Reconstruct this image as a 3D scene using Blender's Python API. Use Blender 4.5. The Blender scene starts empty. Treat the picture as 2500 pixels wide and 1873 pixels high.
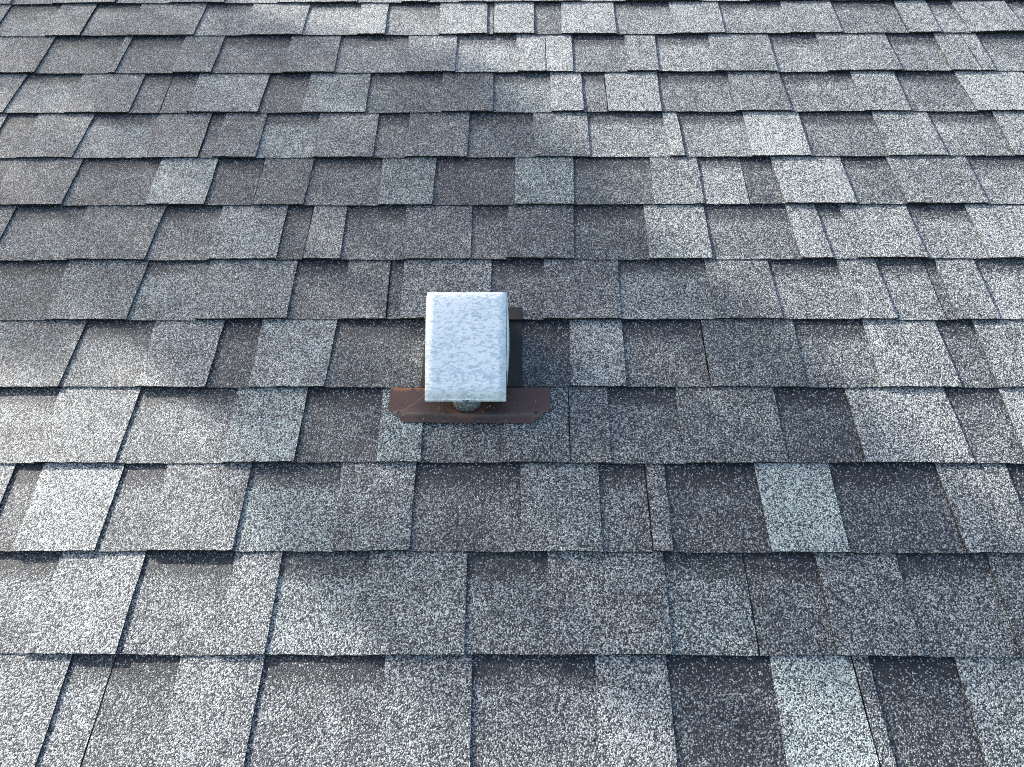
import bpy, math, random
from mathutils import Vector, Matrix, noise

# ------------------------------------------------------------------ camera, sky, sun, exposure
SLOPE = math.radians(24)                       # pitch of the roof plane
ROOF_Z = 4.2                                   # height of the roof frame's origin over the ground
RM = Matrix.Rotation(SLOPE, 4, 'X')
RM.translation = Vector((0, 0, ROOF_Z))        # roof frame (u right, v up the slope, n out of it) -> world
scene = bpy.context.scene
col = scene.collection

CAM_N, CAM_A, CAM_YAW, CAM_ROLL, CAM_V = 1.06456, 0.98346, -0.01367, -0.01146, -0.26945
fw = Vector((math.sin(CAM_YAW) * math.cos(CAM_A), math.cos(CAM_YAW) * math.cos(CAM_A), -math.sin(CAM_A)))
rt = fw.cross(Vector((0, 0, 1))).normalized()
up = rt.cross(fw)
rt, up = rt * math.cos(CAM_ROLL) + up * math.sin(CAM_ROLL), up * math.cos(CAM_ROLL) - rt * math.sin(CAM_ROLL)
cam_m = Matrix((rt, up, -fw)).transposed().to_4x4()
cam_m.translation = Vector((0, CAM_V, CAM_N))
cd = bpy.data.cameras.new('camera')
cd.sensor_width = 36.0
cd.lens = 36.0 * 1877 / 2500
cd.clip_start, cd.clip_end = 0.05, 1000
cam = bpy.data.objects.new('camera', cd)
cam.matrix_world = RM @ cam_m
col.objects.link(cam)
scene.camera = cam

SUN_R = Vector((-2.8, 2.2, 1.05)).normalized()  # towards the sun, in the roof frame
SUN = (RM.to_3x3() @ SUN_R).normalized()
sl = bpy.data.lights.new('sun', 'SUN')
sl.energy = 4.2
sl.angle = math.radians(0.53)
sl.color = (1.0, 0.95, 0.88)
so = bpy.data.objects.new('sun', sl)
so.rotation_euler = SUN.to_track_quat('Z', 'Y').to_euler()
so.location = (0, 0, 30)
col.objects.link(so)

world = bpy.data.worlds.new('World')
scene.world = world
world.use_nodes = True
wn = world.node_tree
sky = wn.nodes.new('ShaderNodeTexSky')
sky.sky_type = 'NISHITA'
sky.sun_disc = False
sky.sun_elevation = math.asin(SUN.z)
sky.sun_rotation = math.atan2(SUN.x, SUN.y) % (2 * math.pi)
sky.air_density = 1.0
sky.dust_density = 3.0
sky.ozone_density = 0.6
bg = wn.nodes['Background']
bg.inputs['Strength'].default_value = 0.15
wn.links.new(sky.outputs[0], bg.inputs['Color'])

vs = scene.view_settings
vs.view_transform = 'Standard'
vs.look = 'None'
vs.exposure = 1.33
vs.gamma = 1.0
vs.use_curve_mapping = False
scene.cycles.use_denoising = False             # the mineral grain is the picture: keep it crisp
scene.cycles.filter_width = 1.1
scene.cycles.max_bounces = 5

# ------------------------------------------------------------------ materials
def new_mat(name):
    m = bpy.data.materials.new(name)
    m.use_nodes = True
    nt = m.node_tree
    return m, nt, nt.nodes['Principled BSDF']

class NT:
    """tiny helper round a node tree"""
    def __init__(self, nt): self.nt = nt
    def n(self, kind, **kw):
        x = self.nt.nodes.new(kind)
        for k, v in kw.items(): setattr(x, k, v)
        return x
    def put(self, sock, v):
        if isinstance(v, bpy.types.NodeSocket): self.nt.links.new(v, sock)
        else: sock.default_value = v
    def math(self, op, a, b=0.0, c=0.0, clamp=False):
        x = self.n('ShaderNodeMath', operation=op, use_clamp=clamp)
        for i, v in enumerate((a, b, c)): self.put(x.inputs[i], v)
        return x.outputs[0]
    def vmath(self, op, a, b=(0, 0, 0)):
        x = self.n('ShaderNodeVectorMath', operation=op)
        self.put(x.inputs[0], a); self.put(x.inputs[1], b)
        return x.outputs[0]
    def rng(self, v, a, b, c=0.0, d=1.0, smooth=True):
        x = self.n('ShaderNodeMapRange', interpolation_type='SMOOTHSTEP' if smooth else 'LINEAR')
        for i, q in enumerate((v, a, b, c, d)): self.put(x.inputs[i], q)
        return x.outputs[0]
    def noise(self, vec, scale, detail=2.0, rough=0.5):
        x = self.n('ShaderNodeTexNoise')
        self.put(x.inputs['Vector'], vec)
        x.inputs['Scale'].default_value = scale
        x.inputs['Detail'].default_value = detail
        x.inputs['Roughness'].default_value = rough
        return x.outputs['Fac']
    def ramp(self, v, stops):
        x = self.n('ShaderNodeValToRGB')
        e = x.color_ramp.elements
        while len(e) < len(stops): e.new(0.5)
        for i, (p, c) in enumerate(stops):
            e[i].position = p
            e[i].color = (c, c, c, 1) if isinstance(c, (int, float)) else (*c, 1)
        self.put(x.inputs[0], v)
        return x.outputs[0]
    def mix(self, f, a, b, mode='MIX'):
        x = self.n('ShaderNodeMix', data_type='RGBA', blend_type=mode)
        self.put(x.inputs[0], f); self.put(x.inputs[6], a); self.put(x.inputs[7], b)
        return x.outputs[2]
    def bump(self, h, dist, strength=1.0, normal=None):
        x = self.n('ShaderNodeBump')
        x.inputs['Strength'].default_value = strength
        x.inputs['Distance'].default_value = dist
        self.put(x.inputs['Height'], h)
        if normal is not None: self.put(x.inputs['Normal'], normal)
        return x.outputs[0]
    def obj(self): return self.n('ShaderNodeTexCoord').outputs['Object']

EXPO = 0.143                                   # weather exposure of one course

def granule_material():
    m, nt, bs = new_mat('mineral_granules')
    t = NT(nt)
    at = t.n('ShaderNodeAttribute', attribute_name='piece')
    sep = t.n('ShaderNodeSeparateColor'); nt.links.new(at.outputs['Color'], sep.inputs[0])
    tone, tint, band, rnd = sep.outputs[0], sep.outputs[1], sep.outputs[2], at.outputs['Alpha']
    run = t.n('ShaderNodeAttribute', attribute_name='run').outputs['Fac']
    off = t.n('ShaderNodeCombineXYZ')
    t.put(off.inputs[0], t.math('MULTIPLY', rnd, 41.0)); t.put(off.inputs[1], t.math('MULTIPLY', rnd, 17.0))
    P = t.vmath('ADD', t.obj(), off.outputs[0])
    vo = t.n('ShaderNodeTexVoronoi', feature='F1')
    t.put(vo.inputs['Vector'], P); vo.inputs['Scale'].default_value = 640
    cs = t.n('ShaderNodeSeparateColor'); nt.links.new(vo.outputs['Color'], cs.inputs[0])
    n1 = t.noise(P, 28, 3.0, 0.6)
    n2 = t.noise(P, 9, 1.0)
    mott = t.math('ADD', t.math('MULTIPLY_ADD', n1, 0.42, -0.21), t.math('MULTIPLY_ADD', n2, 0.24, -0.12))
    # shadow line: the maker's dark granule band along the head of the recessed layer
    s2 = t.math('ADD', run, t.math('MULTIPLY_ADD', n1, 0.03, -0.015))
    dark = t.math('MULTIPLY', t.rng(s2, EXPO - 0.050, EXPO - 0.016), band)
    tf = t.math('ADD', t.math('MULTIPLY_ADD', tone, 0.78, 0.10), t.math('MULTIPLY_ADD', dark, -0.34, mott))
    x = t.math('ADD', cs.outputs[0], t.math('SUBTRACT', tf, 0.5))
    alb = t.ramp(x, [(0.0, (0.016, 0.019, 0.025)), (0.36, (0.026, 0.030, 0.038)), (0.52, (0.072, 0.076, 0.084)),
                     (0.68, (0.19, 0.19, 0.19)), (0.84, (0.38, 0.38, 0.38)), (1.0, (0.62, 0.62, 0.61))])
    alb = t.mix(t.rng(cs.outputs[1], 0.90, 0.95, 0.0, 0.8), alb, (0.55, 0.55, 0.54, 1))      # stray white granules
    tc = t.mix(t.math('MULTIPLY', tint, 1.0, clamp=True), (0.945, 0.985, 0.955, 1), (0.88, 1.0, 0.955, 1))
    warm = t.mix(cs.outputs[2], (1.0, 0.985, 0.97, 1), (0.95, 0.98, 1.0, 1))
    c = t.mix(1.0, t.mix(1.0, alb, tc, 'MULTIPLY'), warm, 'MULTIPLY')
    nt.links.new(c, bs.inputs['Base Color'])
    bs.inputs['Roughness'].default_value = 0.6
    bs.inputs['Specular IOR Level'].default_value = 0.35
    h = t.math('MULTIPLY_ADD', cs.outputs[1], 0.55, t.math('SUBTRACT', 1.0, vo.outputs['Distance']))
    h = t.math('ADD', h, t.math('MULTIPLY', t.noise(P, 210, 2.0), 0.9))
    nt.links.new(t.bump(h, 0.0011, 0.9), bs.inputs['Normal'])
    return m

def bitumen_material(name='bitumen_edge', base=0.016, rough=0.75, speck=True):
    m, nt, bs = new_mat(name)
    t = NT(nt)
    P = t.obj()
    n = t.noise(P, 260, 3.0)
    v = t.n('ShaderNodeTexVoronoi'); t.put(v.inputs['Vector'], P); v.inputs['Scale'].default_value = 620
    cs = t.n('ShaderNodeSeparateColor'); nt.links.new(v.outputs['Color'], cs.inputs[0])
    f = t.rng(cs.outputs[0], 0.90, 0.99) if speck else 0.0
    k = t.ramp(n, [(0.3, base * 0.6), (0.7, base * 1.5)])
    nt.links.new(t.mix(f, k, (0.28, 0.27, 0.26, 1)), bs.inputs['Base Color'])
    bs.inputs['Roughness'].default_value = rough
    bs.inputs['Specular IOR Level'].default_value = 0.25
    nt.links.new(t.bump(n, 0.0012, 0.7), bs.inputs['Normal'])
    return m

def sheet_material():
    m, nt, bs = new_mat('dark_sheet')
    t = NT(nt)
    P = t.obj()
    st = t.n('ShaderNodeMapping'); st.inputs['Scale'].default_value = (1.0, 1.6, 1.0); t.put(st.inputs[0], P)
    n = t.noise(st.outputs[0], 240, 4.0, 0.6)
    n2 = t.noise(P, 30, 2.0)
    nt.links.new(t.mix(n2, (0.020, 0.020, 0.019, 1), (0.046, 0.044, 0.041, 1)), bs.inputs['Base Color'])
    bs.inputs['Roughness'].default_value = 0.8
    bs.inputs['Specular IOR Level'].default_value = 0.2
    nt.links.new(t.bump(n, 0.0012, 0.5), bs.inputs['Normal'])
    return m

def zinc_material():
    m, nt, bs = new_mat('spangled_galvanized_steel')
    t = NT(nt)
    P = t.obj()
    mp = t.n('ShaderNodeMapping'); mp.inputs['Scale'].default_value = (0.62, 1.35, 1.0); t.put(mp.inputs[0], P)
    q = mp.outputs[0]
    w1 = t.n('ShaderNodeTexNoise'); t.put(w1.inputs['Vector'], q); w1.inputs['Scale'].default_value = 120; w1.inputs['Detail'].default_value = 2
    warp = t.vmath('MULTIPLY', t.vmath('SUBTRACT', w1.outputs['Color'], (0.5, 0.5, 0.5)), (0.012, 0.010, 0.0))
    qq = t.vmath('ADD', q, warp)
    v = t.n('ShaderNodeTexVoronoi'); t.put(v.inputs['Vector'], qq); v.inputs['Scale'].default_value = 170
    cs = t.n('ShaderNodeSeparateColor'); nt.links.new(v.outputs['Color'], cs.inputs[0])
    lob = t.noise(qq, 210, 3.0, 0.6)
    big = t.noise(P, 26, 2.0)
    fl = t.math('ADD', lob, t.math('MULTIPLY_ADD', big, 0.30, -0.15))
    fleck = t.rng(fl, 0.45, 0.49, 1.0, 0.0)
    cell = t.math('MULTIPLY_ADD', cs.outputs[0], 0.5, 0.5)
    fl2 = t.math('MULTIPLY', fleck, cell)
    c = t.mix(fl2, (0.86, 0.89, 0.87, 1), (0.52, 0.60, 0.64, 1))
    soil = t.rng(t.noise(P, 60, 3.0), 0.60, 0.72)
    c = t.mix(t.math('MULTIPLY', soil, 0.35), c, (0.42, 0.42, 0.40, 1))
    nt.links.new(c, bs.inputs['Base Color'])
    bs.inputs['Metallic'].default_value = 0.12
    nt.links.new(t.rng(fl2, 0.0, 1.0, 0.62, 0.38), bs.inputs['Roughness'])
    nt.links.new(t.bump(t.math('SUBTRACT', t.noise(P, 220, 2.0), t.math('MULTIPLY', fl2, 0.6)), 0.0004, 0.6), bs.inputs['Normal'])
    return m

def rust_material():
    m, nt, bs = new_mat('rust_stained_steel')
    t = NT(nt)
    P = t.obj()
    a = t.noise(P, 22, 4.0, 0.6)
    b = t.noise(t.vmath('ADD', P, (3, 1, 0)), 70, 4.0, 0.65)
    sx = t.n('ShaderNodeSeparateXYZ'); t.put(sx.inputs[0], P)
    X, Y = sx.outputs[0], sx.outputs[1]
    edge = t.rng(t.math('ABSOLUTE', X), 0.03, 0.115)                     # redder rust towards both ends
    f = t.math('ADD', t.math('MULTIPLY', edge, 0.55), t.math('MULTIPLY_ADD', a, 0.9, -0.28), clamp=True)
    c = t.mix(f, (0.030, 0.022, 0.019, 1), (0.098, 0.045, 0.034, 1))
    c = t.mix(t.rng(b, 0.58, 0.70, 0.0, 0.75), c, (0.075, 0.060, 0.056, 1))
    # orange bloom along the upper left edge and round the foot of the pipe
    orange = t.math('MULTIPLY', t.rng(Y, 0.017, 0.027), t.math('MULTIPLY', t.rng(X, -0.045, -0.09), t.rng(b, 0.40, 0.52)))
    c = t.mix(orange, c, (0.26, 0.12, 0.045, 1))
    r = t.math('SQRT', t.math('ADD', t.math('MULTIPLY', X, X), t.math('POWER', t.math('ADD', Y, 0.001), 2.0)))
    ring = t.math('MULTIPLY', t.rng(r, 0.023, 0.027), t.rng(r, 0.038, 0.029))
    c = t.mix(t.math('MULTIPLY', ring, t.rng(a, 0.35, 0.6, 0.3, 1.0)), c, (0.115, 0.040, 0.022, 1))
    # two pale scratches running from the left nail hole
    d1 = t.math('ABSOLUTE', t.math('SUBTRACT', Y, t.math('MULTIPLY_ADD', t.math('POWER', t.math('ADD', X, 0.112), 2.0), 9.0, t.math('MULTIPLY_ADD', X, 0.45, 0.029))))
    s1 = t.math('MULTIPLY', t.rng(d1, 0.0016, 0.0004), t.math('MULTIPLY', t.rng(X, -0.128, -0.112), t.rng(X, -0.060, -0.080)))
    c = t.mix(t.math('MULTIPLY', s1, t.rng(b, 0.3, 0.6, 0.25, 0.9)), c, (0.20, 0.15, 0.13, 1))
    # worn grey crease along the bend
    cr = t.math('MULTIPLY', t.rng(t.math('ABSOLUTE', t.math('ADD', Y, 0.027)), 0.006, 0.001), t.rng(a, 0.3, 0.6, 0.2, 0.8))
    c = t.mix(t.math('MULTIPLY', cr, 0.6), c, (0.12, 0.105, 0.085, 1))
    nt.links.new(c, bs.inputs['Base Color'])
    bs.inputs['Metallic'].default_value = 0.12
    nt.links.new(t.rng(b, 0.2, 0.8, 0.42, 0.62), bs.inputs['Roughness'])
    nt.links.new(t.bump(b, 0.0006, 0.35), bs.inputs['Normal'])
    return m

def pipe_material():
    m, nt, bs = new_mat('corroded_zinc_pipe')
    t = NT(nt)
    P = t.obj()
    b = t.noise(P, 260, 4.0, 0.7)
    nt.links.new(t.ramp(b, [(0.30, (0.03, 0.035, 0.035)), (0.48, (0.12, 0.14, 0.14)), (0.66, (0.34, 0.38, 0.38))]), bs.inputs['Base Color'])
    bs.inputs['Roughness'].default_value = 0.7
    bs.inputs['Metallic'].default_value = 0.1
    nt.links.new(t.bump(b, 0.0012, 0.8), bs.inputs['Normal'])
    return m

def plain(name, rgb, rough=0.8, var=0.25, scale=6.0):
    m, nt, bs = new_mat(name)
    t = NT(nt)
    k = t.noise(t.obj(), scale, 4.0)
    nt.links.new(t.mix(k, tuple(x * (1 - var) for x in rgb) + (1,), tuple(x * (1 + var) for x in rgb) + (1,)), bs.inputs['Base Color'])
    bs.inputs['Roughness'].default_value = rough
    return m

M_GRAN = granule_material()
M_BIT = bitumen_material()
M_SHEET = sheet_material()
M_ZINC = zinc_material()
M_RUST = rust_material()
M_PIPE = pipe_material()
M_HOLE = plain('dark_hole', (0.004, 0.003, 0.003), 0.9)
M_SPECK = plain('loose_granule', (0.42, 0.38, 0.34), 0.8, 0.3, 800)
M_WOOD = plain('deck_board', (0.22, 0.15, 0.09), 0.8)
M_WALL = plain('painted_siding', (0.55, 0.54, 0.50), 0.7, 0.06)
M_GRASS = plain('lawn', (0.055, 0.085, 0.030), 0.9, 0.35, 2.0)
M_BARK = plain('bark', (0.10, 0.075, 0.055), 0.9, 0.3, 30)
M_LEAF = plain('leaf', (0.06, 0.10, 0.03), 0.6, 0.3, 3)

# ------------------------------------------------------------------ helpers
def link(name, verts, faces, mats, parent=None, face_mat=None, smooth=False):
    me = bpy.data.meshes.new(name)
    me.from_pydata(verts, [], faces)
    for m in (mats if isinstance(mats, (list, tuple)) else [mats]): me.materials.append(m)
    if face_mat:
        me.polygons.foreach_set('material_index', face_mat)
    if smooth:
        me.polygons.foreach_set('use_smooth', [True] * len(faces))
    me.update()
    o = bpy.data.objects.new(name, me)
    col.objects.link(o)
    if parent is not None: o.parent = parent
    return o

def empty(name, matrix):
    o = bpy.data.objects.new(name, None)
    o.empty_display_size = 0.1
    o.matrix_world = matrix
    col.objects.link(o)
    return o

def tag(o, label=None, cat=None, group=None, kind=None):
    for k, v in (('label', label), ('category', cat), ('group', group), ('kind', kind)):
        if v: o[k] = v
    return o

def tube(path, radii, sides=10, cap=True):
    vs_, fs = [], []
    for i, p in enumerate(path):
        d = (path[min(i + 1, len(path) - 1)] - path[max(i - 1, 0)]).normalized()
        a = d.orthogonal().normalized(); b = d.cross(a)
        for j in range(sides):
            w = 2 * math.pi * j / sides
            vs_.append(p + (a * math.cos(w) + b * math.sin(w)) * radii[i])
    for i in range(len(path) - 1):
        for j in range(sides):
            k = (j + 1) % sides
            fs.append((i * sides + j, i * sides + k, (i + 1) * sides + k, (i + 1) * sides + j))
    if cap:
        fs.append(tuple(reversed(range(sides))))
        fs.append(tuple(range((len(path) - 1) * sides, len(path) * sides)))
    return vs_, fs

# ------------------------------------------------------------------ ground, house body
G = 150.0
tag(link('ground', [(-G, -G, 0), (G, -G, 0), (G, G, 0), (-G, G, 0)], [(0, 1, 2, 3)], M_GRASS), kind='structure')

# ------------------------------------------------------------------ the shingle layout, in metres on the roof plane
# VN[k]: head of course k (butt of the course above).  A course: kind and tone of its first piece, then
# (u at butt, u at head, 'T' raised tab or 'G' recessed layer, tone, green tint, 1 where two shingles butt)
VN = [-0.0013, 0.1436, 0.2884, 0.4287, 0.5708, 0.713, 0.8572, 0.997, 1.1423, 1.2841, 1.4324, 1.5704, 1.716]
COURSES = [
 ('T', 0.6, 0, [
  (-0.6017,-0.6009,'G',0.65,0,0), (-0.5452,-0.5421,'G',0.45,0,1), (-0.4495,-0.4538,'T',0.6,0,0), (-0.341,-0.3403,'G',0.45,0,0),
  (-0.1733,-0.1775,'T',0.5,0,0), (-0.0594,-0.0613,'G',0.48,0,0), (0.1004,0.1039,'T',0.62,0,0), (0.1975,0.1988,'G',0.25,0,0),
  (0.334,0.3365,'T',0.8,0.6,0), (0.4488,0.4465,'T',0.5,0,1), (0.468,0.4679,'G',0.25,0,0), (0.5802,0.5833,'T',0.58,0.3,0),
  (0.7177,0.7134,'G',0.4,0,0),
 ]),
 ('G', 0.52, 0, [
  (-0.6668,-0.6625,'T',0.66,0,1), (-0.5405,-0.5398,'G',0.5,0,0), (-0.4054,-0.4098,'T',0.55,0,0), (-0.3402,-0.3413,'G',0.6,0.6,0),
  (-0.2094,-0.2137,'T',0.5,0.3,0), (-0.0719,-0.0732,'G',0.48,0.3,0), (0.0434,0.0431,'T',0.48,0,0), (0.2062,0.2105,'G',0.55,0.5,0),
  (0.3237,0.3254,'G',0.38,0,1), (0.4264,0.4282,'T',0.48,0,0), (0.541,0.5443,'G',0.5,0.3,0), (0.6714,0.6744,'T',0.4,0.2,0),
  (0.7831,0.7826,'G',0.45,0,0),
 ]),
 ('T', 0.6, 0, [
  (-0.7773,-0.7816,'G',0.4,0,0), (-0.7337,-0.738,'T',0.75,0,0), (-0.6136,-0.6117,'G',0.48,0,0), (-0.5399,-0.5442,'T',0.5,0,0),
  (-0.4132,-0.4136,'G',0.6,0.7,0), (-0.2682,-0.2726,'T',0.5,0.3,0), (-0.1572,-0.1579,'G',0.35,0.2,0), (0.0046,0.0043,'T',0.52,0.3,0),
  (0.1222,0.1244,'G',0.45,0,0), (0.1952,0.1966,'T',0.5,0,1), (0.2236,0.2265,'G',0.28,0,0), (0.3659,0.3657,'T',0.78,0.8,0),
  (0.4776,0.4795,'G',0.3,0,0), (0.646,0.6442,'T',0.52,0,0), (0.7484,0.7528,'G',0.35,0,0),
 ]),
 ('G', 0.55, 0, [
  (-0.754,-0.7583,'T',0.6,0,0), (-0.6266,-0.6254,'G',0.52,0,0), (-0.4593,-0.4633,'T',0.66,0.7,0), (-0.348,-0.3475,'G',0.3,0,0),
  (-0.2187,-0.2229,'T',0.62,0.8,0), (-0.1506,-0.1548,'G',0.36,0.3,0), (-0.0212,-0.0232,'T',0.45,0.3,0), (0.0813,0.0831,'T',0.4,0,1),
  (0.1441,0.1483,'G',0.42,0.2,0), (0.2574,0.2595,'T',0.42,0.2,0), (0.417,0.4212,'G',0.25,0,0), (0.5376,0.5378,'T',0.65,0,0),
  (0.7045,0.7003,'G',0.42,0,0), (0.7856,0.7898,'T',0.65,0,0),
 ]),
 ('T', 0.45, 0, [
  (-0.7614,-0.7599,'G',0.48,0,0), (-0.6331,-0.6374,'T',0.6,0,0), (-0.5171,-0.516,'G',0.25,0,0), (-0.4451,-0.4493,'T',0.62,0.4,0),
  (-0.3199,-0.3174,'G',0.34,0,0), (-0.1442,-0.1469,'G',0.24,0,0), (0.0873,0.0904,'T',0.6,0,0), (0.1789,0.1815,'G',0.36,0,0),
  (0.3183,0.3197,'T',0.38,0.3,1), (0.4761,0.4804,'G',0.45,0,0), (0.5979,0.602,'T',0.6,0,0), (0.7286,0.7279,'G',0.42,0,0),
  (0.789,0.7933,'T',0.55,0,0),
 ]),
 ('G', 0.38, 0, [
  (-0.8319,-0.8362,'T',0.48,0.3,0), (-0.6882,-0.6876,'G',0.6,0.4,0), (-0.5683,-0.572,'T',0.5,0.2,0), (-0.4067,-0.409,'G',0.34,0,0),
  (-0.3103,-0.3146,'T',0.38,0,0), (-0.2312,-0.2355,'G',0.28,0,1), (-0.2068,-0.211,'T',0.52,0,0), (-0.0477,-0.0489,'G',0.34,0,0),
  (0.0452,0.0479,'T',0.4,0,0), (0.1804,0.1847,'G',0.55,0.4,0), (0.3471,0.346,'T',0.42,0,0), (0.4633,0.4626,'G',0.5,0,0),
  (0.586,0.5903,'T',0.55,0,0), (0.663,0.6597,'G',0.6,0,0), (0.7494,0.7504,'G',0.4,0,1), (0.7663,0.7705,'T',0.56,0,0),
  (0.84,0.8416,'G',0.68,0,0),
 ]),
 ('T', 0.42, 0, [
  (-0.9843,-0.9886,'G',0.5,0.3,0), (-0.8423,-0.8466,'T',0.42,0,0), (-0.6942,-0.6924,'G',0.44,0,0), (-0.5788,-0.5793,'T',0.62,0.2,0),
  (-0.4491,-0.4518,'G',0.27,0,0), (-0.4,-0.4009,'T',0.46,0,1), (-0.3304,-0.3348,'G',0.37,0.2,0), (-0.2139,-0.2182,'T',0.4,0,0),
  (-0.0879,-0.0894,'G',0.38,0,0), (-0.0231,-0.0192,'T',0.37,0,0), (0.1045,0.1089,'G',0.32,0.2,0), (0.2436,0.246,'T',0.58,0.3,0),
  (0.3599,0.3628,'G',0.42,0,0), (0.5246,0.5222,'T',0.66,0,0), (0.5829,0.5813,'G',0.6,0,0), (0.6284,0.6267,'T',0.6,0,0),
  (0.7577,0.7573,'G',0.6,0,0), (0.871,0.8719,'T',0.7,0,0),
 ]),
 ('T', 0.42, 0, [
  (-0.8985,-0.8986,'G',0.43,0,0), (-0.7319,-0.7361,'T',0.66,0.6,0), (-0.6161,-0.6191,'G',0.28,0,0), (-0.521,-0.523,'T',0.34,0,0),
  (-0.4215,-0.4201,'G',0.4,0.2,0), (-0.274,-0.2782,'T',0.52,0.5,0), (-0.1678,-0.1676,'G',0.26,0,0), (-0.0066,-0.0052,'T',0.58,0.8,0),
  (0.11,0.1139,'G',0.33,0.5,0), (0.2678,0.272,'T',0.55,0,0), (0.3653,0.3674,'G',0.65,0,0), (0.4547,0.4574,'G',0.32,-0.3,1),
  (0.5215,0.5193,'T',0.7,0,0), (0.6606,0.6621,'G',0.45,0,0), (0.7592,0.7551,'T',0.5,0,0), (0.9166,0.9199,'G',0.56,0,0),
  (1.0393,1.0435,'T',0.6,0,0),
 ]),
 ('T', 0.5, 0, [
  (-1.106,-1.1104,'G',0.42,0.2,0), (-1.0383,-1.0427,'T',0.5,0.2,0), (-0.9216,-0.9199,'G',0.62,0.6,0), (-0.7768,-0.7797,'T',0.48,0,0),
  (-0.6607,-0.6636,'G',0.36,0,0), (-0.6308,-0.6332,'T',0.43,0,0), (-0.5413,-0.544,'G',0.6,0.6,0), (-0.4263,-0.4291,'T',0.5,0,0),
  (-0.2987,-0.301,'G',0.36,0.2,0), (-0.2334,-0.2324,'T',0.43,0,0), (-0.1044,-0.1047,'G',0.43,0.2,0), (0.0346,0.0324,'T',0.48,0.2,0),
  (0.1487,0.1504,'G',0.56,0,0), (0.3126,0.3123,'T',0.7,0,0), (0.3455,0.3444,'G',0.56,0,1), (0.4813,0.4857,'T',0.75,0,0),
  (0.6023,0.6054,'G',0.43,0,0), (0.76,0.7644,'T',0.58,0,0), (0.8827,0.8815,'G',0.55,0,0), (1.019,1.0234,'T',0.6,0,0),
 ]),
 ('T', 0.47, 0.2, [
  (-1.1201,-1.1176,'G',0.57,0.6,0), (-0.986,-0.9903,'T',0.5,0.2,0), (-0.8455,-0.8485,'G',0.46,0.1,0), (-0.7799,-0.784,'G',0.4,0,1),
  (-0.7199,-0.7231,'T',0.6,0.4,0), (-0.5641,-0.5631,'G',0.25,0,0), (-0.4683,-0.4699,'T',0.56,0.6,0), (-0.3306,-0.334,'G',0.42,0.5,0),
  (-0.1661,-0.1704,'T',0.4,0,0), (-0.0544,-0.0549,'G',0.55,0.5,0), (0.0718,0.0732,'T',0.62,0,0), (0.1429,0.1435,'G',0.43,0,0),
  (0.1953,0.1953,'T',0.65,0,1), (0.3106,0.3149,'G',0.46,0,0), (0.4701,0.4744,'T',0.46,0,0), (0.5909,0.5904,'G',0.5,0,0),
  (0.7497,0.7516,'T',0.6,0,0), (0.8475,0.85,'G',0.43,0,0), (0.99,0.9857,'T',0.76,0,0), (1.14,1.1382,'G',0.5,0,0),
 ]),
 ('T', 0.43, 0.2, [
  (-1.1002,-1.1037,'G',0.43,0.2,0), (-0.9315,-0.936,'T',0.52,0.3,0), (-0.9176,-0.917,'G',0.4,0.2,0), (-0.7867,-0.7911,'T',0.44,0.2,0),
  (-0.6976,-0.6976,'G',0.43,0,0), (-0.5343,-0.5376,'T',0.47,0,0), (-0.4173,-0.4195,'G',0.55,0,0), (-0.2544,-0.2588,'T',0.55,0,0),
  (-0.1427,-0.144,'G',0.7,0,0), (-0.0011,-0.0033,'T',0.7,0,0), (0.0641,0.0649,'T',0.75,0,1), (0.1254,0.127,'G',0.46,0,0),
  (0.2479,0.2524,'T',0.6,0,0), (0.3194,0.3239,'G',0.6,0,0), (0.4457,0.4502,'T',0.55,0,0), (0.5879,0.5923,'G',0.6,0,0),
  (0.701,0.7055,'T',0.56,0,0), (0.8686,0.8684,'G',0.5,0,0), (0.9786,0.983,'T',0.56,0,0), (1.0472,1.0467,'T',0.65,0,1),
  (1.0777,1.0819,'G',0.56,0,0), (1.2041,1.2086,'T',0.56,0,0),
 ]),
 ('T', 0.5, 0.3, [
  (-1.2554,-1.2595,'G',0.48,0.6,0), (-1.1277,-1.1318,'T',0.48,0.6,0), (-1.0429,-1.0444,'G',0.47,0.2,0), (-0.9298,-0.9339,'T',0.46,0.3,0),
  (-0.7722,-0.7704,'G',0.57,0.2,0), (-0.6543,-0.6544,'T',0.6,0,0), (-0.513,-0.5152,'G',0.65,0,0), (-0.383,-0.3872,'T',0.7,0,0),
  (-0.3163,-0.3193,'G',0.52,0,0), (-0.1883,-0.1906,'T',0.7,0,0), (-0.0732,-0.0757,'G',0.6,0,0), (-0.0576,-0.0589,'T',0.7,0,1),
  (0.0388,0.0393,'G',0.37,0,0), (0.1032,0.1073,'T',0.72,0,0), (0.2343,0.235,'G',0.56,0,0), (0.3683,0.3725,'T',0.63,0,0),
  (0.4904,0.494,'G',0.56,0,0), (0.6432,0.6473,'T',0.58,0,0), (0.7697,0.7704,'G',0.5,0,0), (0.924,0.9255,'T',0.63,0,1),
  (1.0005,1.0046,'G',0.6,0,0), (1.0691,1.0666,'T',0.63,0,0), (1.1998,1.1984,'G',0.6,0,0),
 ]),
 ('T', 0.5, 0.4, [
  (-1.2618,-1.2662,'G',0.5,0.4,0), (-1.1565,-1.1608,'T',0.55,0.4,0), (-0.9997,-1.0041,'G',0.55,0.4,0), (-0.8671,-0.8715,'T',0.6,0.2,0),
  (-0.7285,-0.7329,'G',0.6,0.1,0), (-0.5963,-0.6007,'T',0.6,0,0), (-0.3982,-0.4026,'G',0.6,0,0), (-0.2877,-0.2921,'T',0.66,0,0),
  (-0.2248,-0.2292,'G',0.58,0,0), (-0.147,-0.1514,'T',0.6,0,0), (-0.0113,-0.0134,'T',0.6,0,1), (0.152,0.1518,'G',0.6,0,0),
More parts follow.
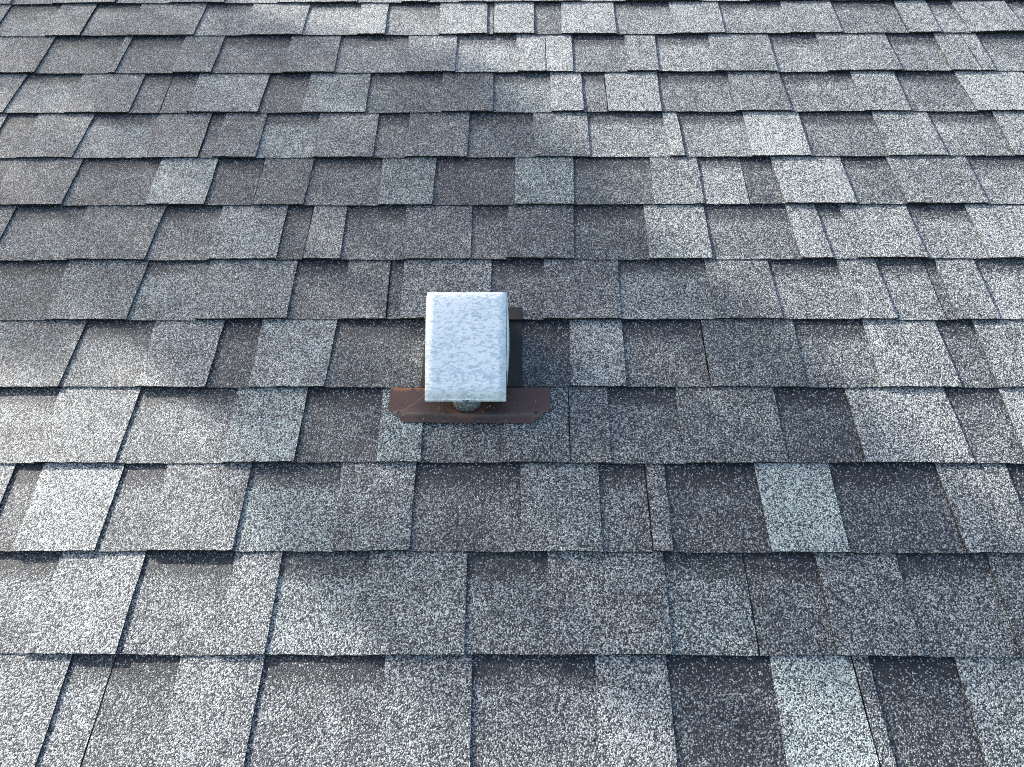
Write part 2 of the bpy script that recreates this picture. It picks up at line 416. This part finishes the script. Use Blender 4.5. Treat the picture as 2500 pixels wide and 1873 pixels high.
  (0.2655,0.2699,'T',0.6,0,0), (0.4484,0.4528,'G',0.6,0,0), (0.5716,0.576,'T',0.6,0,0), (0.7472,0.7516,'G',0.6,0,0),
  (0.8923,0.8967,'T',0.6,0,0), (1.0652,1.0696,'G',0.6,0,0), (1.2199,1.2243,'T',0.6,0,0),
 ]),
]

T_BACK, T_TAB = 0.0025, 0.0027                  # thickness of the backing layer and of the tabs laid on it
DROP = (T_BACK + T_TAB)
Z_BUTT = 0.0050                                 # backing surface at the butt edge, over the roof plane

def course_z(k, u, s):
    """surface of the backing layer of course k at u, s metres up from its butt"""
    q = max(0.0, 1 - s / EXPO)
    curl = 0.0016 * noise.noise((u * 4.0, k * 7.3, 0.5)) + 0.0008 * noise.noise((u * 13.0, k * 3.1, 4.5))
    wave = 0.0008 * noise.noise((u * 7.0, s * 9 + k * 5.0, 9.1))
    return Z_BUTT - s / EXPO * DROP + curl * q * q + wave

def butt_line(k, u):
    return 0.0022 * noise.noise((u * 2.2, k * 5.7, 2.0)) + 0.0009 * noise.noise((u * 17.0, k * 2.9, 7.0))

class Piece:
    """grid of one tab or recessed panel with skirts: collects verts in the roof frame"""
    def __init__(self): self.v, self.f, self.fm, self.a, self.r = [], [], [], [], []
    def add(self, k, vb, vt, b0, t0, b1, t1, raised, tone, tint, band, rnd, step=0.012, rows=5, fine=True):
        rg = random.Random(int(rnd * 1e6))
        W = max(b1 - b0, t1 - t0)
        nx = max(1, int(W / step)); ny = rows
        head = vt + (0.030 if fine else 0.02)
        lift = T_TAB if raised else 0.0
        base = len(self.v)
        e0, e1 = rg.uniform(-.0008, .0008), rg.uniform(-.0008, .0008)
        cl = rg.uniform(-0.0004, 0.0010) if raised else 0.0
        for j in range(ny + 1):
            y = j / ny
            for i in range(nx + 1):
                x = i / nx
                ub = b0 + (b1 - b0) * x; ut = t0 + (t1 - t0) * x
                s = (head - vb) * y
                u = ub + (ut - ub) * min(1.2, s / max(1e-6, vt - vb))
                dv = 0.0
                if j == 0:
                    dv = butt_line(k, u) + e0 + (e1 - e0) * x + (rg.uniform(-.0007, .0007) if fine else 0)
                du = rg.uniform(-.0006, .0006) if fine and i in (0, nx) and 0 < j else 0.0
                z = course_z(k, u, s) + lift + cl * (1 - y) ** 2
                self.v.append((u + du, vb + s + dv, z)); self.a.append((tone, tint, band, rnd)); self.r.append(s)
        def idx(i, j): return base + j * (nx + 1) + i
        for j in range(ny):
            for i in range(nx):
                self.f.append((idx(i, j), idx(i + 1, j), idx(i + 1, j + 1), idx(i, j + 1))); self.fm.append(0)
        rim = [idx(i, 0) for i in range(nx + 1)] + [idx(nx, j) for j in range(1, ny + 1)]
        rim += [idx(i, ny) for i in range(nx - 1, -1, -1)] + [idx(0, j) for j in range(ny - 1, 0, -1)]
        th = (T_TAB if raised else T_BACK) - 0.0001
        low = len(self.v)
        for q in rim:
            x, y, z = self.v[q]
            self.v.append((x, y, z - th)); self.a.append(self.a[q]); self.r.append(self.r[q])
        n = len(rim)
        for i in range(n):
            j = (i + 1) % n
            self.f.append((rim[i], low + i, low + j, rim[j])); self.fm.append(1)
    def build(self, name, parent, org=(0, 0, 0), pin=(0, 0, 0)):
        """org: the new object's origin in the roof frame; pin: its parent's origin in the roof frame"""
        ox, oy, oz = org
        o = link(name, [(x - ox, y - oy, z - oz) for x, y, z in self.v], self.f, [M_GRAN, M_BIT], parent, self.fm)
        o.location = (ox - pin[0], oy - pin[1], oz - pin[2])
        at = o.data.attributes.new('piece', 'FLOAT_COLOR', 'POINT')
        at.data.foreach_set('color', [c for q in self.a for c in q])
        ar = o.data.attributes.new('run', 'FLOAT', 'POINT')
        ar.data.foreach_set('value', self.r)
        return o

house = empty('house', RM)
tag(house, 'house roof slope clad in weathered grey laminated asphalt shingles', 'roof')

U_MIN, U_MAX = -3.2, 3.2
rng = random.Random(11)
far = Piece()                                    # pieces the photograph does not show, joined

def fill_random(k, vb, vt, a_b, a_t, z_b, kind, fine=False):
    """random tabs from u = a to u = z, collected in the joined part"""
    b, t = a_b, a_t
    while b < z_b - 0.01:
        w = rng.uniform(0.07, 0.19)
        nb = min(z_b, b + w)
        if z_b - nb < 0.04: nb = z_b
        tone = rng.choice((.3, .42, .48, .55, .62, .68)) if kind == 'T' else rng.choice((.28, .38, .45, .5, .58))
        far.add(k, vb, vt, b, t, nb, nb, kind == 'T', tone, rng.choice((0, 0, .3, .6)), 1.0 if kind == 'G' else 0.0,
                rng.random(), 0.05, 2, False)
        b = t = nb
        kind = 'G' if kind == 'T' else 'T'

# deck, walls
dk = [(U_MIN - .03, -1.02, -.03), (U_MAX + .03, -1.02, -.03), (U_MAX + .03, 3.85, -.03), (U_MIN - .03, 3.85, -.03)]
dk = dk + [(x, y, -0.004) for x, y, z in dk]
link('roof_deck', dk, [(3, 2, 1, 0), (4, 5, 6, 7), (0, 1, 5, 4), (1, 2, 6, 5), (2, 3, 7, 6), (3, 0, 4, 7)], M_WOOD, house)
inv = RM.inverted()
def wall_pts():
    y0, y1 = -0.6, 3.3
    f = lambda y: ROOF_Z + math.tan(SLOPE) * y - 0.06
    pts = []
    for x in (U_MIN + .15, U_MAX - .15):
        pts += [(x, y0, 0), (x, y1, 0), (x, y1, f(y1)), (x, y0, f(y0))]
    return [tuple(inv @ Vector(p)) for p in pts]
link('wall', wall_pts(), [(3, 2, 1, 0), (4, 5, 6, 7), (0, 1, 5, 4), (1, 2, 6, 5), (2, 3, 7, 6), (3, 0, 4, 7)], M_WALL, house)

def shingle_strip(k, vb, vt, u0, u1):
    """backing sheet of one shingle, from joint to joint: the part that carries tabs and panels"""
    nx = max(2, int((u1 - u0) / 0.03)); v_, f_ = [], []
    head = vt + 0.032
    for j in range(3):
        s = (head - vb) * j / 2
        for i in range(nx + 1):
            u = u0 + (u1 - u0) * i / nx
            dv = butt_line(k, u) + 0.0012 if j == 0 else 0
            v_.append((u, vb + s + dv, course_z(k, u, s) - 0.0006))
    top = len(v_)
    for j in range(3):
        for i in range(nx + 1):
            x, y, z = v_[j * (nx + 1) + i]
            v_.append((x, y, z - T_BACK + 0.0007))
    w = nx + 1
    for j in range(2):
        for i in range(nx):
            f_.append((j * w + i, j * w + i + 1, (j + 1) * w + i + 1, (j + 1) * w + i))
    for i in range(nx): f_.append((i, top + i, top + i + 1, i + 1))
    for j in range(2):
        f_.append((j * w, (j + 1) * w, top + (j + 1) * w, top + j * w))
        f_.append((j * w + nx, top + j * w + nx, top + (j + 1) * w + nx, (j + 1) * w + nx))
    org = ((u0 + u1) / 2, vb, Z_BUTT)
    o = link('shingle', [(x - org[0], y - org[1], z - org[2]) for x, y, z in v_], f_, M_BIT, house)
    o.location = org
    return o, org

JOINT = 0.0011
for k, (k0, t0, g0, B) in enumerate(COURSES):
    vb = VN[k - 1] if k else -0.143
    vt = VN[k]
    # the run of boundaries: (u butt, u head, kind, tone, tint, joint)
    first_b, last = B[0], B[-1]
    start = (first_b[0] - rng.uniform(.10, .16), k0, t0, g0)
    bounds = [(start[0], start[0], k0, t0, g0, 0)] + list(B)
    end = last[0] + rng.uniform(.09, .15)
    # joints between shingles: those seen, and one every metre from them, moved to the nearest tab edge
    js = [b[0] for b in bounds if b[5]]
    if not js: js = [min((b[0] for b in bounds), key=lambda u: abs(u + 0.1))]
    want = set(js)
    for d in (-1, 1):
        u = js[0] + d
        while bounds[0][0] + .2 < u < end - .2:
            near = min((b[0] for b in bounds[1:]), key=lambda q: abs(q - u))
            if all(abs(near - q) > 0.45 for q in want): want.add(near)
            u += d
    cuts = [bounds[0][0]] + sorted(want) + [end]
    strips = [shingle_strip(k, vb, vt, a + (JOINT if i else 0), b - (JOINT if i < len(cuts) - 2 else 0)) + (a, b)
              for i, (a, b) in enumerate(zip(cuts, cuts[1:]))]
    for i, b in enumerate(bounds):
        nb = bounds[i + 1] if i + 1 < len(bounds) else (end, end, '', 0, 0, 0)
        b0, h0, b1, h1 = b[0], b[1], nb[0], nb[1]
        jl = b[0] in want and i > 0
        jr = nb[0] in want and i + 1 < len(bounds)
        if jl: b0 += JOINT; h0 += JOINT
        if jr: b1 -= JOINT; h1 -= JOINT
        if b[2] == 'G':                           # recessed panels run a little under the tabs beside them
            if i > 0 and bounds[i - 1][2] == 'T' and not jl: b0 -= .002; h0 -= .002
            if nb[2] == 'T' and not jr: b1 += .002; h1 += .002
        mid = (b[0] + nb[0]) / 2
        st = next(s for s in strips if s[2] - 1e-6 <= mid <= s[3] + 1e-6)
        pc = Piece()
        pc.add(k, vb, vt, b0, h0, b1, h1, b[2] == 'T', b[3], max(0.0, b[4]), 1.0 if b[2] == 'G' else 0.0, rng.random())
        pc.build('tab' if b[2] == 'T' else 'recessed_panel', st[0], ((b0 + b1) / 2, vb, Z_BUTT), st[1])
    fill_random(k, vb, vt, U_MIN, U_MIN, bounds[0][0], 'G')
    fill_random(k, vb, vt, end, end, U_MAX, 'T')

for k in range(-6, 0): fill_random(k, -0.143 * (1 - k), -0.143 * (-k), U_MIN, U_MIN, U_MAX, rng.choice('TG'))
for k in range(13, 27): fill_random(k, VN[12] + .143 * (k - 13), VN[12] + .143 * (k - 12), U_MIN, U_MIN, U_MAX, rng.choice('TG'))
tag(far.build('surrounding_shingles', house), kind='stuff')

# ------------------------------------------------------------------ the vent
VO = Vector((-0.0825, 0.400, 0.0))               # foot of the pipe in the roof frame
vent = empty('roof_vent', RM @ Matrix.Translation(VO))
tag(vent, 'galvanized hooded roof vent over a rusty flashing plate on the shingles', 'vent')
def loc(p): return (p[0] - VO.x, p[1] - VO.y, p[2])

# hood: one bent sheet with thickness, rising up the slope and rolled down at its upper end
PROF = [(.3855, .0350), (.405, .0445), (.430, .0560), (.455, .0672), (.480, .0780), (.503, .0875), (.520, .0942),
        (.532, .0985), (.5405, .1008), (.5480, .1008), (.5545, .0975), (.5595, .0910), (.5635, .0800), (.5660, .0650),
        (.5672, .0450), (.5675, .0100)]
HU0, HU1 = -0.1478, -0.0186
hv, hf = [], []
NXH = 10
for a, (v, z) in enumerate(PROF):
    p0 = PROF[max(a - 1, 0)]; p1 = PROF[min(a + 1, len(PROF) - 1)]
    n = Vector((-(p1[1] - p0[1]), p1[0] - p0[0])).normalized()
    for side in (0, 1):
        for i in range(NXH + 1):
            x = i / NXH
            u = HU0 + (HU1 - HU0) * x + 0.0008 * (x - .5) * a / len(PROF)
            dent = 0.0006 * noise.noise((u * 30, v * 25, 1.0))
            hv.append(loc((u, v - n.x * side * .0012 + n.x * dent, z - n.y * side * .0012 + n.y * dent)))
row = 2 * (NXH + 1)
for a in range(len(PROF) - 1):
    for i in range(NXH):
        q = a * row + i
        hf.append((q, q + 1, q + 1 + row, q + row))
        q += NXH + 1
        hf.append((q + row, q + row + 1, q + 1, q))
    for e in (0, NXH):
        q = a * row + e
        hf.append((q, q + row, q + row + NXH + 1, q + NXH + 1) if e == 0 else (q + NXH + 1, q + row + NXH + 1, q + row, q))
for i in range(NXH): hf.append((i + NXH + 1, i + NXH + 2, i + 1, i))
hood = link('hood', hv, hf, M_ZINC, vent, smooth=True)
# folded hem under the front edge
hm = [loc(p) for p in ((HU0, .3852, .0352), (HU1, .3852, .0352), (HU1, .3840, .0312), (HU0, .3840, .0312),
                       (HU0, .3866, .0350), (HU1, .3866, .0350), (HU1, .3852, .0310), (HU0, .3852, .0310))]
link('hem', hm, [(0, 3, 2, 1), (4, 5, 6, 7), (0, 1, 5, 4), (3, 7, 6, 2), (0, 4, 7, 3), (1, 2, 6, 5)], M_ZINC, hood)

def side_panel(u, out):
    top = [p for p in PROF if p[0] > .412]
    v_, f_ = [], []
    rows = 4
    for (v, z) in top:
        for j in range(rows + 1):
            y = j / rows
            zz = (z - .001) * (1 - y) + .004 * y
            bow = math.sin(math.pi * min(1, max(0, (v - .41) / .157))) * ((0.0036 if out > 0 else 0.0006) * math.sin(math.pi * min(1.0, y * 0.9 + 0.1)) + 0.0008)
            v_.append((u + out * bow, v, zz))
    w = rows + 1
    n0 = len(v_)
    v_ += [(x - out * .0011, y, z) for x, y, z in v_]
    for i in range(len(top) - 1):
        for j in range(rows):
            q = i * w + j
            f_.append((q, q + 1, q + 1 + w, q + w)); f_.append((n0 + q + w, n0 + q + w + 1, n0 + q + 1, n0 + q))
    for j in range(rows):
        f_.append((j, n0 + j, n0 + j + 1, j + 1))
    for i in range(len(top) - 1):
        f_.append((i * w, (i + 1) * w, n0 + (i + 1) * w, n0 + i * w))
    return link('side_panel', [loc(p) for p in v_], f_, M_ZINC, vent, smooth=True)
side_panel(HU1 + .0003, 1)
side_panel(HU0 - .0003, -1)

pv, pf = tube([Vector((0, .0, .004)), Vector((0, .003, .014)), Vector((0, .006, .030))], [.0235, .0225, .0225], 28)
link('pipe', [tuple(p) for p in pv], pf, M_PIPE, vent, smooth=True)

# flashing plate with clipped corners and a shallow bend above its lower edge
AP = [(-.2092, .4276), (-.2094, .3859), (-.1826, .3600), (.0215, .3585), (.0517, .3852), (.0521, .4276)]
def plate_z(u, v):
    z = 0.0052 + (0.428 - v) * 0.036
    bend = max(0.0, .3735 - v)
    z += 0.0022 * math.exp(-((v - .3735) / .006) ** 2) - bend * .05
    z += 0.0007 * noise.noise((u * 18, v * 18, 3.3))
    return z
av, af = [], []
NA = 44
def lo_v(u):
    if u < -.1826: t = (u + .2094) / (.0268); return .3859 + (.3600 - .3859) * t
    if u > .0215: t = (u - .0215) / (.0302); return .3585 + (.3852 - .3585) * t
    t = (u + .1826) / .2041
    return .3600 + (.3585 - .3600) * t
us = sorted(set([-.2094 + (.2615) * i / NA for i in range(NA + 1)] + [-.1826, .0215]))
NV = 10
for u in us:
    l = lo_v(u)
    for j in range(NV + 1):
        v = l + (.4276 - l) * j / NV
        av.append((u, v, plate_z(u, v)))
n0 = len(av)
av += [(x, y, z - .0011) for x, y, z in av]
w = NV + 1
for i in range(len(us) - 1):
    for j in range(NV):
        q = i * w + j
        af.append((q, q + w, q + w + 1, q + 1)); af.append((n0 + q + 1, n0 + q + w + 1, n0 + q + w, n0 + q))
    q = i * w
    af.append((q, n0 + q, n0 + q + w, q + w)); q += NV; af.append((q + w, n0 + q + w, n0 + q, q))
for j in range(NV):
    af.append((j + 1, n0 + j + 1, n0 + j, j)); q = (len(us) - 1) * w + j; af.append((q, n0 + q, n0 + q + 1, q + 1))
plate = link('flashing_plate', [loc(p) for p in av], af, M_RUST, vent)
plate['label'] = 'rusty brown flashing plate with clipped corners'
for (u, v) in ((-.1926, .3766), (.0290, .3767)):
    z = plate_z(u, v)
    hv2, hf2 = [], []
    for r_, dz in ((.0040, .0001), (.0030, .0007), (.0023, .0004), (.0022, -.0008)):
        for j in range(14):
            w_ = 2 * math.pi * j / 14
            hv2.append(loc((u + r_ * math.cos(w_), v + r_ * math.sin(w_), z + dz)))
    fm = []
    for a in range(3):
        for j in range(14):
            k = (j + 1) % 14
            hf2.append((a * 14 + j, a * 14 + k, (a + 1) * 14 + k, (a + 1) * 14 + j)); fm.append(0 if a < 2 else 1)
    hf2.append(tuple(range(42, 56))); fm.append(1)
    # the floor of the hole sits just above the sheet so that it reads as an opening
    hv2[42:] = [(x, y, z + .0003) for x, y, _ in hv2[42:]]
    link('nail_hole', hv2, hf2, [M_RUST, M_HOLE], plate, fm)

# smooth dark sheet under and beside the hood, lapped over two courses
def sheet(k, vb, v0, v1, u0, u1):
    v_, f_ = [], []
    nx, ny = 14, 8
    for j in range(ny + 1):
        for i in range(nx + 1):
            u = u0 + (u1 - u0) * i / nx
            v = v0 + (v1 - v0) * j / ny
            if j == 0 and k == 4: v += butt_line(k, u) - .0004
            d = .0006 * noise.noise((u * 60, v * 60, 8.0))
            if i in (0, nx): u += d
            v_.append(loc((u, v, course_z(k, u, v - vb) + .0012 + d * .5)))
    w = nx + 1
    for j in range(ny):
        for i in range(nx):
            q = j * w + i; f_.append((q, q + 1, q + 1 + w, q + w))
    rim = list(range(w)) + [j * w + nx for j in range(1, ny + 1)] + [ny * w + i for i in range(nx - 1, -1, -1)] + [j * w for j in range(ny - 1, 0, -1)]
    low = len(v_)
    for q in rim: x, y, z = v_[q]; v_.append((x, y, z - .0012 - (.0020 if k == 4 else 0)))
    for i in range(len(rim)):
        j = (i + 1) % len(rim); f_.append((rim[i], low + i, low + j, rim[j]))
    return link('dark_sheet', v_, f_, M_SHEET, vent)
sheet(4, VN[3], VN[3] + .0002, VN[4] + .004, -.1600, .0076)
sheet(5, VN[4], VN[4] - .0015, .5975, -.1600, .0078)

# loose mineral granules that came to rest on the plate
sv, sf = [], []
rs = random.Random(5)
spots = [(-.0455, .3905, .0017), (-.0395, .3870, .0009), (-.0490, .3880, .0010), (-.0560, .3795, .0010), (-.1510, .3655, .0012),
         (-.0190, .3622, .0010), (-.1170, .3612, .0008), (.0290, .3990, .0010), (-.0130, .4100, .0008), (-.0230, .3980, .0007)]
spots += [(rs.uniform(-.13, .0), rs.uniform(.362, .41), rs.uniform(.0003, .0006)) for _ in range(30)]
for (u, v, r_) in spots:
    z = plate_z(u, v) + r_ * .5
    b = len(sv)
    for d in ((1, 0, 0), (-1, 0, 0), (0, 1, 0), (0, -1, 0), (0, 0, .8), (0, 0, -.6)):
        sv.append(loc((u + d[0] * r_ * rs.uniform(.7, 1.2), v + d[1] * r_ * rs.uniform(.7, 1.2), z + d[2] * r_)))
    for t_ in ((0, 2, 4), (2, 1, 4), (1, 3, 4), (3, 0, 4), (2, 0, 5), (1, 2, 5), (3, 1, 5), (0, 3, 5)):
        sf.append(tuple(b + q for q in t_))
tag(link('loose_granules', sv, sf, M_SPECK, plate), kind='stuff')

# ------------------------------------------------------------------ the tree up-sun whose top shades the middle of the slope
SHADE = [(-1.082, 1.917), (-0.718, 1.573), (-0.493, 1.441), (-0.32, 1.373), (-0.045, 1.293), (0.015, 1.215), (0.075, 1.146),
         (0.117, 1.045), (0.211, 0.932), (0.279, 0.794), (0.39, 0.65), (0.488, 0.512), (0.581, 0.388), (0.66, 0.299),
         (0.716, 0.203), (0.816, 0.068), (0.734, -0.128), (0.642, -0.1), (0.438, -0.086), (0.124, -0.085), (-0.167, -0.076),
         (-0.22, 0.021), (-0.324, 0.143), (-0.396, 0.276), (-0.474, 0.404), (-0.605, 0.495), (-0.738, 0.47), (-0.887, 0.495),
         (-1.127, 0.557), (-2.2, 1.1), (-2.0, 2.4)]
def inside(u, v):
    c = False
    for (x0, y0), (x1, y1) in zip(SHADE, SHADE[1:] + SHADE[:1]):
        if (y0 > v) != (y1 > v) and u < (x1 - x0) * (v - y0) / (y1 - y0) + x0: c = not c
    return c
tr = random.Random(3)
lv, lf = [], []
def leaf(p, size):
    d = Vector((tr.gauss(0, 1), tr.gauss(0, 1), tr.gauss(0, .7) - .3)).normalized()
    e = d.orthogonal().normalized()
    e = (Matrix.Rotation(tr.uniform(0, 6.3), 3, d) @ e) * size * .32
    b = len(lv)
    lv.extend([tuple(p), tuple(p + d * size * .45 + e), tuple(p + d * size), tuple(p + d * size * .45 - e)])
    lf.append((b, b + 1, b + 2, b + 3))
n_in = 0
N_SHADE = 5200
while n_in < N_SHADE:
    u, v = tr.uniform(-2.3, 1.0), tr.uniform(-.3, 2.5)
    if not inside(u, v): continue
    n_in += 1
    leaf(RM @ (Vector((u, v, 0)) + SUN_R * tr.uniform(6.4, 7.8)), tr.uniform(.04, .065))
TOP = RM @ (Vector((-0.25, .72, 0)) + SUN_R * 7.1)
for _ in range(9000):                            # the broader crown below the tip
    L = 1.3 + 5.2 * tr.random() ** .8
    w_ = 0.25 + 1.5 * min(1.0, (L - 1.0) / 3.0) * (1 if L < 5 else (7 - L) / 2)
    a_, r_ = tr.uniform(0, 6.283), w_ * math.sqrt(tr.random())
    leaf(TOP + Vector((r_ * math.cos(a_), r_ * math.sin(a_), -L)), tr.uniform(.07, .12))
tree = empty('tree', Matrix.Translation((TOP.x, TOP.y, 0)))
tag(tree, 'slender leafy tree rising beyond the roof', 'tree')
H = TOP.z
path = [Vector((.05 * math.sin(z * 1.3), .05 * math.cos(z * .9), z)) for z in (0, .15, .6, 1.5, 3, 4.5, 6, H - 2, H - .6)]
tv, tf = tube(path, [.22, .17, .14, .125, .11, .095, .08, .05, .012], 12)
for i in range(26):
    z = H - 6.2 + 5.6 * i / 25
    a_ = i * 2.4
    L_ = 1.5 * min(1.0, (H - z) / 3.5)
    p = Vector((.05 * math.sin(z * 1.3), .05 * math.cos(z * .9), z))
    d = Vector((math.cos(a_), math.sin(a_), .55))
    b_, f_ = tube([p, p + d * L_ * .5, p + d * L_ + Vector((0, 0, .1))], [.03, .018, .005], 6)
    o_ = len(tv); tv += b_; tf += [tuple(q + o_ for q in f) for f in f_]
link('trunk', [tuple(p) for p in tv], tf, M_BARK, tree, smooth=True)
link('crown', [(x - TOP.x, y - TOP.y, z) for x, y, z in lv], lf, M_LEAF, tree)
